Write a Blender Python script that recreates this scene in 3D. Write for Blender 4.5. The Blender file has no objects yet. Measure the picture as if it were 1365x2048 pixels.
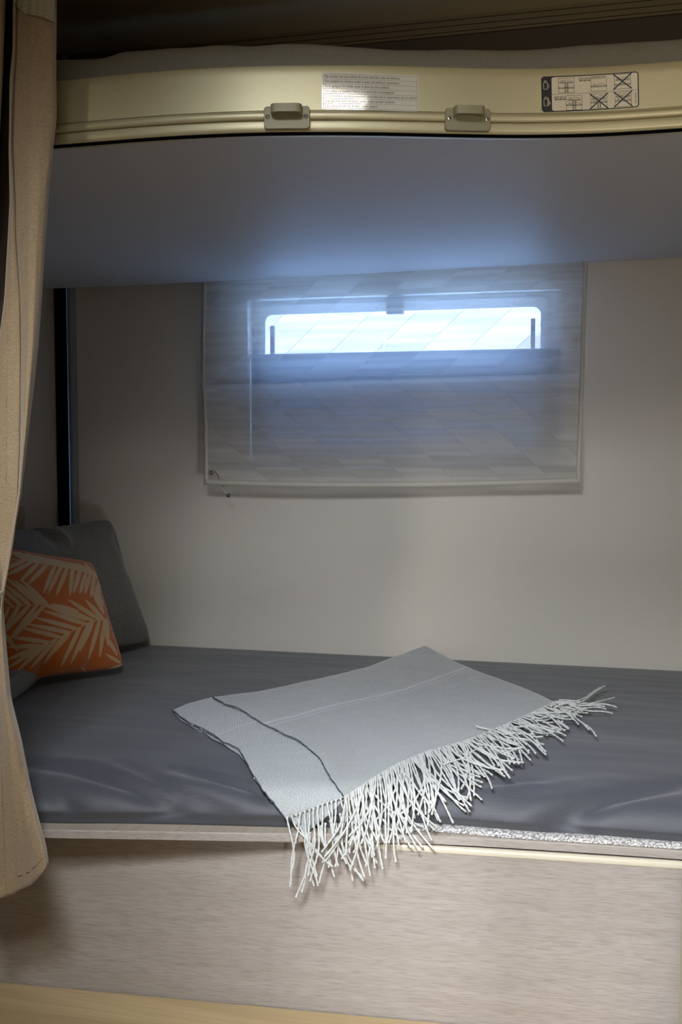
import bpy, bmesh, math, random
import numpy as np
from mathutils import Vector, noise
random.seed(7)
SC = bpy.context.scene
COL = SC.collection
def hx(s):
    r = [int(s[i:i+2], 16)/255 for i in (0, 2, 4)]
    return tuple(c/12.92 if c <= .04045 else ((c+.055)/1.055)**2.4 for c in r) + (1,)

# ------------------------------------------------------------------ camera
FPX = 2100.0
YAW = math.radians(14.4); PIT = math.atan(144/FPX); CAM = Vector((0, 0, 1.15))
cd = bpy.data.cameras.new('camera'); cam = bpy.data.objects.new('camera', cd); COL.objects.link(cam)
cam.location = CAM; cam.rotation_euler = (math.pi/2-PIT, 0, YAW)
cd.sensor_fit = 'VERTICAL'; cd.sensor_height = 36; cd.lens = FPX*36/2048; cd.clip_start = .02
SC.camera = cam
# ------------------------------------------------------------------ world (bright overcast daylight outside the window)
w = bpy.data.worlds.new('world'); SC.world = w; w.use_nodes = True
bg = w.node_tree.nodes['Background']; bg.inputs[1].default_value = 1.0
_tc = w.node_tree.nodes.new('ShaderNodeTexCoord'); _sp = w.node_tree.nodes.new('ShaderNodeSeparateXYZ'); _cr = w.node_tree.nodes.new('ShaderNodeValToRGB')
_ma = w.node_tree.nodes.new('ShaderNodeMath'); _ma.operation = 'MULTIPLY_ADD'; _ma.inputs[1].default_value = .5; _ma.inputs[2].default_value = .5
w.node_tree.links.new(_tc.outputs['Generated'], _sp.inputs[0]); w.node_tree.links.new(_sp.outputs['Z'], _ma.inputs[0]); w.node_tree.links.new(_ma.outputs[0], _cr.inputs[0]); w.node_tree.links.new(_cr.outputs[0], bg.inputs[0])
_cr.color_ramp.elements[0].position = .40; _cr.color_ramp.elements[0].color = (4, 6.5, 11, 1)      # sunlit ground
_cr.color_ramp.elements[1].position = .80; _cr.color_ramp.elements[1].color = (6.5, 12, 24, 1)
_e = _cr.color_ramp.elements.new(.50); _e.color = (1.6, 1.8, 2.2, 1)                               # hazy horizon
_e = _cr.color_ramp.elements.new(.57); _e.color = (1.8, 2.05, 2.5, 1)
# ------------------------------------------------------------------ lamps of the room and added fill lights
def area(name, loc, target, sx, sy, power, color, spread=180):
    l = bpy.data.lights.new(name, 'AREA'); l.shape = 'RECTANGLE'; l.size = sx; l.size_y = sy
    l.energy = power; l.color = color; l.spread = math.radians(spread)
    o = bpy.data.objects.new(name, l); COL.objects.link(o); o.location = loc
    o.rotation_euler = (Vector(target)-Vector(loc)).to_track_quat('-Z', 'Y').to_euler()
    return o
area('ceiling_lamp', (.05, -.20, 1.915), (.05, -.199, 1.0), .30, .30, 10.5, (1, .95, .83), 157)
area('skylight', (-.30, -.18, 1.915), (.31, 1.20, .40), .36, .36, 6.2, (.93, .96, 1), 46)
area('bed_fill', (-.25, .12, 1.915), (-.32, 1.60, .62), .30, .30, 3.6, (.88, .94, 1), 50)  # unseen fill added to brighten the middle of the bed and wall
area('panel_fill', (.45, .10, .50), (.12, 1.2, .55), .25, .20, 1.5, (.97, .97, 1), 50)  # low fill, out of view, added for the right end of the front panel
area('curtain_fill', (-1.0, -.4, 1.45), (-.82, 1.05, 1.2), .12, .5, .33, (1, .92, .80), 26)  # made-up light that lifts only the privacy curtain
area('ceiling_wash', (.30, -.80, 1.12), (.10, 1.25, 1.96), .5, .3, 1.0, (1, .90, .74), 34)  # warm unseen wash added to lift the ceiling
SC.view_settings.view_transform = 'Standard'; SC.view_settings.look = 'None'
SC.view_settings.gamma = 1; SC.view_settings.use_curve_mapping = False
SC.view_settings.exposure = 0.0

# ------------------------------------------------------------------ geometry helpers
Fv = Vector((-math.sin(YAW)*math.cos(PIT), math.cos(YAW)*math.cos(PIT), -math.sin(PIT)))
Rv = Vector((math.cos(YAW), math.sin(YAW), 0)); Uv = Rv.cross(Fv)
def ray(px, py): return Fv + Rv*((px-682.5)/FPX) + Uv*((1024-py)/FPX)
def atY(px, py, Y): d = ray(px, py); return CAM + d*((Y-CAM.y)/d.y)
def atZ(px, py, Z): d = ray(px, py); return CAM + d*((Z-CAM.z)/d.z)
def proj(v):
    v = Vector(v)-CAM; d = v.dot(Fv)
    return 682.5+FPX*v.dot(Rv)/d, 1024-FPX*v.dot(Uv)/d

def link(name, me, mat=None, parent=None, smooth=True):
    o = bpy.data.objects.new(name, me); COL.objects.link(o)
    if mat: me.materials.append(mat)
    if parent: o.parent = parent
    if smooth:
        for p in me.polygons: p.use_smooth = True
    return o
def obj(name, bm, mat, parent=None, smooth=False):
    me = bpy.data.meshes.new(name); bm.normal_update(); bm.to_mesh(me); bm.free()
    return link(name, me, mat, parent, smooth)
def pydata(name, vs, fs, mat, parent=None, smooth=True):
    me = bpy.data.meshes.new(name); me.from_pydata([tuple(v) for v in vs], [], fs); me.update()
    return link(name, me, mat, parent, smooth)
def empty(name, loc=(0, 0, 0)):
    o = bpy.data.objects.new(name, None); COL.objects.link(o); o.empty_display_size = .05
    return o
def tag(o, label=None, cat=None, group=None, kind=None):
    if label: o['label'] = label
    if cat: o['category'] = cat
    if group: o['group'] = group
    if kind: o['kind'] = kind
    return o
def box(bm, a, b):
    x0, y0, z0 = a; x1, y1, z1 = b
    v = [bm.verts.new(p) for p in ((x0,y0,z0),(x1,y0,z0),(x1,y1,z0),(x0,y1,z0),(x0,y0,z1),(x1,y0,z1),(x1,y1,z1),(x0,y1,z1))]
    for f in ((3,2,1,0),(4,5,6,7),(0,1,5,4),(1,2,6,5),(2,3,7,6),(3,0,4,7)): bm.faces.new([v[i] for i in f])
def bevel(o, w=.002, seg=2):
    m = o.modifiers.new('bevel', 'BEVEL'); m.width = w; m.segments = seg; m.limit_method = 'ANGLE'
    return o
def boxo(name, a, b, mat, parent=None, bev=0):
    bm = bmesh.new(); box(bm, a, b); o = obj(name, bm, mat, parent)
    if bev: bevel(o, bev)
    return o
def grid(name, P, mat, parent=None, uv=None, solid=0, offset=0, smooth=True, closed=False):
    """P: rows x cols of points"""
    n, m = len(P), len(P[0])
    vs = [p for r in P for p in r]
    fs = []
    for i in range(n-1):
        for j in range(m if closed else m-1):
            k = (j+1) % m
            fs.append((i*m+j, i*m+k, (i+1)*m+k, (i+1)*m+j))
    o = pydata(name, vs, fs, mat, parent, smooth)
    if uv is not None:
        ul = o.data.uv_layers.new(name='uv'); flat = [u for r in uv for u in r]
        for l in o.data.loops: ul.data[l.index].uv = flat[l.vertex_index]
    if solid:
        s = o.modifiers.new('solid', 'SOLIDIFY'); s.thickness = solid; s.offset = offset
    return o
def tube(bm, pts, r, seg=6, r1=None):
    pts = [Vector(p) for p in pts]; rings = []
    for i, p in enumerate(pts):
        t = (pts[min(i+1, len(pts)-1)]-pts[max(i-1, 0)]).normalized()
        a = t.cross(Vector((.31, .2, .93))).normalized(); b = t.cross(a)
        rr = r if r1 is None else r+(r1-r)*i/(len(pts)-1)
        rings.append([bm.verts.new(p+(a*math.cos(2*math.pi*k/seg)+b*math.sin(2*math.pi*k/seg))*rr) for k in range(seg)])
    for i in range(len(rings)-1):
        for k in range(seg):
            bm.faces.new((rings[i][k], rings[i][(k+1) % seg], rings[i+1][(k+1) % seg], rings[i+1][k]))
    bm.faces.new(rings[0][::-1]); bm.faces.new(rings[-1])
def smooth_interp(xs, ys, sig):
    g = np.linspace(min(xs)-.6, max(xs)+1.0, 1600); v = np.interp(g, xs, ys)
    k = int(sig/(g[1]-g[0])*3); ker = np.exp(-.5*(np.arange(-k, k+1)/(k/3))**2); ker /= ker.sum()
    v = np.convolve(np.pad(v, k, mode='edge'), ker, 'valid')
    return lambda x: float(np.interp(x, g, v))
def sm(a, b, x):
    t = max(0, min(1, (x-a)/(b-a))); return t*t*(3-2*t)

# ------------------------------------------------------------------ materials
def mat(name, color, rough=.6, metal=0, spec=.5, sheen=0):
    m = bpy.data.materials.new(name); m.use_nodes = True
    b = m.node_tree.nodes['Principled BSDF']
    b.inputs['Base Color'].default_value = color; b.inputs['Roughness'].default_value = rough
    b.inputs['Metallic'].default_value = metal; b.inputs['Specular IOR Level'].default_value = spec
    if sheen: b.inputs['Sheen Weight'].default_value = sheen
    return m
def N(m, t, **kw):
    n = m.node_tree.nodes.new(t)
    for k, v in kw.items(): setattr(n, k, v)
    return n
def L(m, a, b): m.node_tree.links.new(a, b)
def noisemat(name, c0, c1, scale=(200, 200, 200), rough=.6, metal=0, bump=.1, bdist=.0005, detail=3, spec=.5, sheen=0, contrast=(.3, .7)):
    m = mat(name, c0, rough, metal, spec, sheen); b = m.node_tree.nodes['Principled BSDF']
    tc = N(m, 'ShaderNodeTexCoord'); mp = N(m, 'ShaderNodeMapping'); mp.inputs['Scale'].default_value = scale
    nz = N(m, 'ShaderNodeTexNoise'); nz.inputs['Scale'].default_value = 1; nz.inputs['Detail'].default_value = detail
    cr = N(m, 'ShaderNodeValToRGB'); cr.color_ramp.elements[0].color = c0; cr.color_ramp.elements[1].color = c1
    cr.color_ramp.elements[0].position, cr.color_ramp.elements[1].position = contrast
    L(m, tc.outputs['Object'], mp.inputs['Vector']); L(m, mp.outputs[0], nz.inputs['Vector'])
    L(m, nz.outputs['Fac'], cr.inputs['Fac']); L(m, cr.outputs[0], b.inputs['Base Color'])
    if bump:
        bp = N(m, 'ShaderNodeBump'); bp.inputs['Strength'].default_value = bump; bp.inputs['Distance'].default_value = bdist
        L(m, nz.outputs['Fac'], bp.inputs['Height']); L(m, bp.outputs[0], b.inputs['Normal'])
    return m
def weave(m, scale=900, strength=.25, dist=.0004):
    """fine crossed-thread bump on top of a noise material"""
    b = m.node_tree.nodes['Principled BSDF']; tc = N(m, 'ShaderNodeTexCoord')
    n1 = N(m, 'ShaderNodeTexNoise'); n2 = N(m, 'ShaderNodeTexNoise')
    for n, s in ((n1, (scale*.12, scale*.12, scale)), (n2, (scale, scale, scale*.12))):
        mp = N(m, 'ShaderNodeMapping'); mp.inputs['Scale'].default_value = s; n.inputs['Scale'].default_value = 1
        L(m, tc.outputs['Object'], mp.inputs['Vector']); L(m, mp.outputs[0], n.inputs['Vector'])
    ad = N(m, 'ShaderNodeMath', operation='ADD'); L(m, n1.outputs['Fac'], ad.inputs[0]); L(m, n2.outputs['Fac'], ad.inputs[1])
    bp = N(m, 'ShaderNodeBump'); bp.inputs['Strength'].default_value = strength; bp.inputs['Distance'].default_value = dist
    L(m, ad.outputs[0], bp.inputs['Height']); L(m, bp.outputs[0], b.inputs['Normal'])
    return m

M_wall = noisemat('wall_laminate', hx('d6cfc5'), hx('ddd7cd'), (500, 500, 500), .55, bump=.05)
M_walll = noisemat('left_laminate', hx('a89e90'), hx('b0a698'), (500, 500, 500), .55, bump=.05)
M_ceil = noisemat('ceiling_lining', hx('b3a27f'), hx('bba985'), (300, 300, 300), .8)
M_rib = mat('ribbed_cove', hx('5a4d36'), .7)
M_dark = mat('dark_recess', hx('1c1a18'), .8)
M_floor = noisemat('floor_vinyl', hx('a08f78'), hx('b09f88'), (3, 60, 3), .6)
M_fascia = noisemat('champagne_profile', hx('b5ad8e'), hx('bab292'), (900, 900, 900), .45, metal=.5, bump=.03)
M_under = noisemat('bunk_lining', hx('a09c99'), hx('a8a4a1'), (700, 700, 700), .55, bump=.15, bdist=.0003, sheen=.2)
M_sheet = weave(noisemat('charcoal_jersey', hx('404249'), hx('484a52'), (40, 500, 500), .62, sheen=.25), 1200, .12, .0003)
M_matup = weave(noisemat('upper_mattress_ticking', hx('6f6d64'), hx('7b796f'), (500, 60, 500), .85), 1100, .2)
M_grey = weave(noisemat('grey_marl_fabric', hx('514f49'), hx('7a776e'), (240, 240, 900), .9, sheen=.2), 900, .3)
M_curt = weave(noisemat('tan_linen', hx('827059'), hx('9f8c70'), (260, 260, 1300), .85, sheen=.3, bump=0), 1000, .28, .0004)
M_tape = noisemat('pale_header_tape', hx('96907c'), hx('aaa592'), (60, 60, 900), .7)
M_thread = mat('curtain_thread', hx('b5a27c'), .8)
M_alu = mat('anodised_rail', hx('8b8b8e'), .8, 0, spec=.1)
M_black = mat('gasket_and_shade_black', hx('08080a'), .9, spec=.05)  # corner gasket, also the shade strip under the bunk rail
M_handle = noisemat('olive_plastic', hx('8a8367'), hx('908a6d'), (1500, 1500, 1500), .5, bump=.15)
M_screw = mat('polished_steel', hx('d8d8d6'), .18, 1)
M_slot = mat('screw_recess', hx('22201e'), .5)
M_white = mat('white_plastic', hx('e6e8ea'), .35)
M_edge = mat('cream_edge_band', hx('bfb6a3'), .4)
M_tassel = noisemat('white_yarn', hx('b6b8b6'), hx('d0d2cf'), (1500, 1500, 1500), .9, sheen=.3)
M_steel = mat('eyelet_steel', hx('9a948a'), .3, .9)
M_red = mat('red_thread', hx('a02a30'), .8)
M_cord = mat('white_cord', hx('d8d6d0'), .8)
M_bead = mat('smoky_bead', hx('555b58'), .2)
M_ink = mat('printing_ink', hx('2d2a33'), .6)
M_rule = mat('violet_rule', hx('8a82a0'), .6)
M_sticker = mat('glossy_white_label', hx('d2d0c2'), .06, spec=1.0)
M_sticker2 = mat('satin_cream_label', hx('d9d1bb'), .35)
M_navy = mat('label_black', hx('06060c'), .4)

def woodmat(name, c0, c1, c2, axis_scale=(1.2, 60, 90), rough=.42):
    m = mat(name, c0, rough); b = m.node_tree.nodes['Principled BSDF']
    tc = N(m, 'ShaderNodeTexCoord')
    def nz(scale, dist, det=4):
        mp = N(m, 'ShaderNodeMapping'); mp.inputs['Scale'].default_value = scale
        n = N(m, 'ShaderNodeTexNoise'); n.inputs['Scale'].default_value = 1; n.inputs['Detail'].default_value = det; n.inputs['Distortion'].default_value = dist
        L(m, tc.outputs['Object'], mp.inputs['Vector']); L(m, mp.outputs[0], n.inputs['Vector']); return n
    fine = nz((axis_scale[0]*6, axis_scale[1]*9, axis_scale[2]*9), .2, 5)
    broad = nz((axis_scale[0], axis_scale[1]*.5, axis_scale[2]*.5), .8, 3)
    r1 = N(m, 'ShaderNodeValToRGB'); r1.color_ramp.elements[0].color = c0; r1.color_ramp.elements[1].color = c1
    r1.color_ramp.elements[0].position = .35; r1.color_ramp.elements[1].position = .62
    L(m, broad.outputs['Fac'], r1.inputs['Fac'])
    r2 = N(m, 'ShaderNodeValToRGB'); r2.color_ramp.elements[0].position = .30; r2.color_ramp.elements[1].position = .56
    r2.color_ramp.elements[0].color = (1, 1, 1, 1); r2.color_ramp.elements[1].color = (0, 0, 0, 1)
    L(m, fine.outputs['Fac'], r2.inputs['Fac'])
    mu = N(m, 'ShaderNodeMath', operation='MULTIPLY'); mu.inputs[1].default_value = .55; L(m, r2.outputs[0], mu.inputs[0])
    mx = N(m, 'ShaderNodeMixRGB'); L(m, mu.outputs[0], mx.inputs[0]); L(m, r1.outputs[0], mx.inputs[1]); mx.inputs[2].default_value = c2
    L(m, mx.outputs[0], b.inputs['Base Color'])
    bp = N(m, 'ShaderNodeBump'); bp.inputs['Strength'].default_value = .12; bp.inputs['Distance'].default_value = .0004
    L(m, fine.outputs['Fac'], bp.inputs['Height']); L(m, bp.outputs[0], b.inputs['Normal'])
    return m
M_wood = woodmat('pale_elm_laminate', hx('a69e99'), hx('9f9791'), hx('7a716a'))
M_woodtop = woodmat('pale_elm_crossgrain', hx('a89e92'), hx('a3978a'), hx('8a7d70'), (60, 2, 60))
M_step = woodmat('step_laminate', hx('b8a27c'), hx('a8926d'), hx('94805f'))

# sheer cloth: woven chevron bands with fine horizontal slubs
def sheermat():
    m = bpy.data.materials.new('sheer_chevron_cloth'); m.use_nodes = True; nt = m.node_tree; nt.nodes.clear()
    out = N(m, 'ShaderNodeOutputMaterial')
    tc = N(m, 'ShaderNodeTexCoord'); sp = N(m, 'ShaderNodeSeparateXYZ'); L(m, tc.outputs['Object'], sp.inputs[0])
    def mth(op, a, b=None, c=None):
        n = N(m, 'ShaderNodeMath', operation=op)
        for i, v in enumerate((a, b, c)):
            if v is None: continue
            if isinstance(v, (int, float)): n.inputs[i].default_value = v
            else: L(m, v, n.inputs[i])
        return n.outputs[0]
    X, Z = sp.outputs['X'], sp.outputs['Z']
    fold = mth('ADD', 1.2721, mth('MULTIPLY', X, .0183))
    dz = mth('SUBTRACT', Z, fold)
    az = mth('ABSOLUTE', dz)
    s = mth('DIVIDE', mth('SUBTRACT', mth('ADD', X, 3.0), mth('MULTIPLY', az, 1.1)), .0895)
    fr = mth('FRACT', s); idx = mth('FLOOR', s)
    seam = mth('MINIMUM', mth('DIVIDE', mth('MINIMUM', fr, mth('SUBTRACT', 1, fr)), .012), 1)   # 0 on the seam
    seam = mth('SUBTRACT', 1, seam)
    par = mth('MULTIPLY', mth('FRACT', mth('MULTIPLY', idx, .5)), 2)                               # 0 / 1
    # slubs, shifted per band
    cb = N(m, 'ShaderNodeCombineXYZ')
    L(m, mth('MULTIPLY', X, 2.2), cb.inputs[0]); L(m, mth('MULTIPLY', idx, 3.7), cb.inputs[1]); L(m, mth('MULTIPLY', Z, 78), cb.inputs[2])
    nz = N(m, 'ShaderNodeTexNoise'); nz.inputs['Scale'].default_value = 1; nz.inputs['Detail'].default_value = 2; L(m, cb.outputs[0], nz.inputs['Vector'])
    cb2 = N(m, 'ShaderNodeCombineXYZ')
    L(m, mth('MULTIPLY', X, 5), cb2.inputs[0]); L(m, mth('MULTIPLY', Z, 420), cb2.inputs[2])
    nf = N(m, 'ShaderNodeTexNoise'); nf.inputs['Scale'].default_value = 1; L(m, cb2.outputs[0], nf.inputs['Vector'])
    # dense weft blocks that alternate along the chevrons near top and bottom
    zz = mth('MULTIPLY', az, 1/.205)
    blk = mth('MULTIPLY', mth('GREATER_THAN', mth('ADD', az, mth('MULTIPLY', par, .018)), .168), mth('LESS_THAN', mth('ADD', az, mth('MULTIPLY', par, .018)), .186))
    r = N(m, 'ShaderNodeMapRange'); r.inputs[1].default_value = .34; r.inputs[2].default_value = .66; L(m, nz.outputs['Fac'], r.inputs[0])
    dens = mth('ADD', mth('MULTIPLY', r.outputs[0], .24), mth('MULTIPLY', nf.outputs['Fac'], .10))
    dens = mth('ADD', dens, mth('MULTIPLY', blk, .07))
    dens = mth('ADD', dens, mth('MULTIPLY', seam, .40))
    dens = mth('ADD', dens, mth('MULTIPLY', mth('LESS_THAN', dz, 0), .24))
    dens = mth('ADD', dens, mth('MULTIPLY', par, .02))
    dens = mth('ADD', dens, .36)
    dens = mth('MINIMUM', dens, .93)
    colr = N(m, 'ShaderNodeMixRGB'); colr.inputs[1].default_value = hx('dedbd4'); colr.inputs[2].default_value = hx('a7a49d')
    L(m, mth('ADD', mth('MULTIPLY', blk, .35), mth('MULTIPLY', seam, .8)), colr.inputs[0])
    df = N(m, 'ShaderNodeBsdfDiffuse'); tl = N(m, 'ShaderNodeBsdfTranslucent'); tr = N(m, 'ShaderNodeBsdfTransparent')
    L(m, colr.outputs[0], df.inputs[0]); L(m, colr.outputs[0], tl.inputs[0])
    a = N(m, 'ShaderNodeMixShader'); a.inputs[0].default_value = .34; L(m, df.outputs[0], a.inputs[1]); L(m, tl.outputs[0], a.inputs[2])
    b = N(m, 'ShaderNodeMixShader'); L(m, dens, b.inputs[0]); L(m, tr.outputs[0], b.inputs[1]); L(m, a.outputs[0], b.inputs[2])
    L(m, b.outputs[0], out.inputs[0])
    return m
M_sheer = sheermat()
def trans(name, color, fac):
    m = bpy.data.materials.new(name); m.use_nodes = True; m.node_tree.nodes.clear()
    out = N(m, 'ShaderNodeOutputMaterial'); df = N(m, 'ShaderNodeBsdfDiffuse'); tl = N(m, 'ShaderNodeBsdfTranslucent')
    df.inputs[0].default_value = color; tl.inputs[0].default_value = color
    a = N(m, 'ShaderNodeMixShader'); a.inputs[0].default_value = fac; L(m, df.outputs[0], a.inputs[1]); L(m, tl.outputs[0], a.inputs[2]); L(m, a.outputs[0], out.inputs[0])
    return m
M_hem = trans('sheer_hem', hx('ddd8cd'), .15)
M_blind = trans('pleated_blind_cloth', hx('9aa3ad'), .055)
M_glass = bpy.data.materials.new('window_glass'); M_glass.use_nodes = True; M_glass.node_tree.nodes.clear()
_o = N(M_glass, 'ShaderNodeOutputMaterial'); _t = N(M_glass, 'ShaderNodeBsdfTransparent'); _g = N(M_glass, 'ShaderNodeBsdfGlossy'); _g.inputs['Roughness'].default_value = .02
_m = N(M_glass, 'ShaderNodeMixShader'); _m.inputs[0].default_value = .015; _t.inputs[0].default_value = (.93, .96, 1, 1)
L(M_glass, _t.outputs[0], _m.inputs[1]); L(M_glass, _g.outputs[0], _m.inputs[2]); L(M_glass, _m.outputs[0], _o.inputs[0])

# twill throw, uv in metres; angle of the twill differs between faces of the cloth
def twill(name, ang, dark, light, stripes=()):
    m = mat(name, light, .9, sheen=.3); b = m.node_tree.nodes['Principled BSDF']
    uvn = N(m, 'ShaderNodeTexCoord'); mp = N(m, 'ShaderNodeMapping'); mp.inputs['Rotation'].default_value = (0, 0, ang)
    L(m, uvn.outputs['UV'], mp.inputs['Vector'])
    wv = N(m, 'ShaderNodeTexWave'); wv.inputs['Scale'].default_value = 260; wv.inputs['Distortion'].default_value = 1.0; wv.inputs['Detail'].default_value = 2; wv.inputs['Detail Scale'].default_value = 3
    L(m, mp.outputs[0], wv.inputs['Vector'])
    nz = N(m, 'ShaderNodeTexNoise'); nz.inputs['Scale'].default_value = 700; nz.inputs['Detail'].default_value = 2; L(m, uvn.outputs['UV'], nz.inputs['Vector'])
    ad = N(m, 'ShaderNodeMath', operation='MULTIPLY_ADD'); L(m, nz.outputs['Fac'], ad.inputs[0]); ad.inputs[1].default_value = .7; L(m, wv.outputs['Fac'], ad.inputs[2])
    cr = N(m, 'ShaderNodeValToRGB'); cr.color_ramp.elements[0].color = dark; cr.color_ramp.elements[1].color = light
    cr.color_ramp.elements[0].position = .45; cr.color_ramp.elements[1].position = 1.0
    L(m, ad.outputs[0], cr.inputs['Fac']); last = cr.outputs[0]
    sx = N(m, 'ShaderNodeSeparateXYZ'); L(m, uvn.outputs['UV'], sx.inputs[0])
    for v0, wd, amt in stripes:
        d = N(m, 'ShaderNodeMath', operation='SUBTRACT'); L(m, sx.outputs['Y'], d.inputs[0]); d.inputs[1].default_value = v0
        a = N(m, 'ShaderNodeMath', operation='ABSOLUTE'); L(m, d.outputs[0], a.inputs[0])
        l = N(m, 'ShaderNodeMath', operation='LESS_THAN'); L(m, a.outputs[0], l.inputs[0]); l.inputs[1].default_value = wd
        mm = N(m, 'ShaderNodeMath', operation='MULTIPLY'); L(m, l.outputs[0], mm.inputs[0]); L(m, wv.outputs['Fac'], mm.inputs[1])
        m2 = N(m, 'ShaderNodeMath', operation='MULTIPLY'); L(m, mm.outputs[0], m2.inputs[0]); m2.inputs[1].default_value = amt
        mx = N(m, 'ShaderNodeMixRGB'); L(m, m2.outputs[0], mx.inputs[0]); L(m, last, mx.inputs[1]); mx.inputs[2].default_value = hx('dfe3e6'); last = mx.outputs[0]
    L(m, last, b.inputs['Base Color'])
    bp = N(m, 'ShaderNodeBump'); bp.inputs['Strength'].default_value = .35; bp.inputs['Distance'].default_value = .0006
    L(m, ad.outputs[0], bp.inputs['Height']); L(m, bp.outputs[0], b.inputs['Normal'])
    return m
M_twA = twill('twill_face', math.radians(115), hx('44494f'), hx('c6caca'), [(.080, .0026, .9), (.088, .0014, .6), (.112, .0006, .5)])
M_twB = twill('twill_reverse', math.radians(-35), hx('424954'), hx('d0d4d6'), [(.080, .0012, .8)])
M_twE = mat('navy_overlock_edge', hx('434c5b'), .95)

# ------------------------------------------------------------------ setting
YW = 2.0; XL = -1.12; XR = 1.35; YF = -1.6; ZC = 1.932
s = boxo('floor', (XL, YF, -.04), (XR, YW, 0), M_floor); tag(s, kind='structure')
s = boxo('ceiling', (XL, YF, ZC), (XR, YW, ZC+.04), M_ceil); tag(s, kind='structure')
s = boxo('wall_left', (XL-.04, YF, 0), (XL, YW, ZC), M_walll); tag(s, kind='structure')
s = boxo('wall_right', (XR, YF, 0), (XR+.04, YW, ZC), M_wall); tag(s, kind='structure')
s = boxo('wall_front', (XL, YF-.04, 0), (XR, YF, ZC), M_wall); tag(s, kind='structure')
# back wall with the window hole
HX0, HX1, HZ0, HZ1 = -.706, -.092, 1.095, 1.428
WX0, WX1, WZ0, WZ1 = -.679, -.1315, 1.135, 1.401
bm = bmesh.new()
box(bm, (XL, YW, 0), (HX0, YW+.04, ZC)); box(bm, (HX1, YW, 0), (XR, YW+.04, ZC))
box(bm, (HX0, YW, 0), (HX1, YW+.04, HZ0)); box(bm, (HX0, YW, HZ1), (HX1, YW+.04, ZC))
s = obj('wall_back', bm, M_wall); tag(s, kind='structure')
# ribbed cove strip under the ceiling at the back wall
bm = bmesh.new()
for k in range(6): box(bm, (XL, YW-.012+.003*(k % 2), ZC-.001-(k+1)*.0053), (XR, YW, ZC-.001-k*.0053-.0005))
s = obj('trim_1', bm, M_rib); tag(s, kind='structure')
s = boxo('upper_wall_shade_panel', (XL+.002, YW-.006, 1.50), (XR-.002, YW-.0005, ZC-.034), mat('upper_wall_shade', hx('3a3026'), .8)); tag(s, kind='structure')  # dark panel added to put shade on the wall above the bunk
# vertical corner rail: dark gasket and grey aluminium profile
r = empty('trim_2'); tag(r, kind='structure')
bm = bmesh.new()
prof = [(-1.0825, 2.0), (-1.0825, 1.994), (-1.085, 1.989), (-1.092, 1.986), (-1.099, 1.989), (-1.101, 1.994), (-1.101, 2.0)]
lo = [bm.verts.new((x, y, .70)) for x, y in prof]; hi = [bm.verts.new((x, y, ZC)) for x, y in prof]
for i in range(len(prof)-1): bm.faces.new((lo[i+1], lo[i], hi[i], hi[i+1]))
bm.faces.new(hi); bm.faces.new(lo[::-1])
obj('rail_profile', bm, M_alu, r, True)
boxo('gasket', (-1.1185, 1.975, .70), (-1.1005, 2.0, ZC), M_black, r)

# window
win = empty('window_1'); tag(win, kind='structure')
def rrect(x0, x1, z0, z1, rr, seg=6):
    pts = []
    for cx, cz, a0 in ((x1-rr, z1-rr, 0), (x0+rr, z1-rr, 90), (x0+rr, z0+rr, 180), (x1-rr, z0+rr, 270)):
        for k in range(seg+1):
            a = math.radians(a0+90*k/seg); pts.append((cx+rr*math.cos(a), cz+rr*math.sin(a)))
    return pts
def ring(name, outer, inner, y0, y1, mat_, parent):
    bm = bmesh.new(); n = len(outer); V = []
    for pts, y in ((outer, y0), (inner, y0), (inner, y1), (outer, y1)): V.append([bm.verts.new((p[0], y, p[1])) for p in pts])
    for a in range(4):
        A, B = V[a], V[(a+1) % 4]
        for i in range(n): bm.faces.new((A[i], A[(i+1) % n], B[(i+1) % n], B[i]))
    bmesh.ops.recalc_face_normals(bm, faces=bm.faces)
    o = obj(name, bm, mat_, parent); bevel(o, .0015); return o
ring('outer_frame', rrect(HX0-.02, HX1+.02, HZ0-.02, HZ1+.02, .012), rrect(WX0, WX1, WZ0, WZ1, .016), YW+.0395, YW+.050, M_white, win)
ring('sash', rrect(WX0-.012, WX1+.012, WZ0-.012, WZ1+.018, .014), rrect(WX0+.001, WX1-.001, WZ0+.001, WZ1-.001, .015), YW+.028, YW+.0397, M_white, win)
boxo('pane', (WX0-.003, YW+.0425, WZ0-.003), (WX1+.003, YW+.0455, WZ1+.003), M_glass, win)
# pleated blind pulled part-way up from the bottom
bm = bmesh.new(); zt = 1.318; n = 15; rows = []
for i in range(2*n+1):
    z = HZ0+.002+(zt-HZ0-.002)*i/(2*n); y = YW+.011+(.007 if i % 2 else 0)
    rows.append([bm.verts.new((x, y, z)) for x in (HX0+.002, HX1-.002)])
for a, b in zip(rows, rows[1:]): bm.faces.new((a[0], a[1], b[1], b[0]))
bl = obj('pleated_blind', bm, M_blind, win)
boxo('blind_bar', (HX0+.002, YW+.008, zt-.001), (HX1-.002, YW+.019, zt+.003), mat('blind_bar_grey', hx('9fb2c8'), .5), bl, .001)
boxo('latch', (-.425, YW+.004, 1.392), (-.392, YW+.020, 1.424), mat('latch_grey', hx('55585c'), .5), win, .002)
for x0, x1 in ((-.6660, -.6570), (-.1500, -.1420)):
    boxo('stay', (x0, YW+.021, 1.322), (x1, YW+.028, 1.378), mat('stay_grey', hx('77808c'), .5), win, .001)

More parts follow.
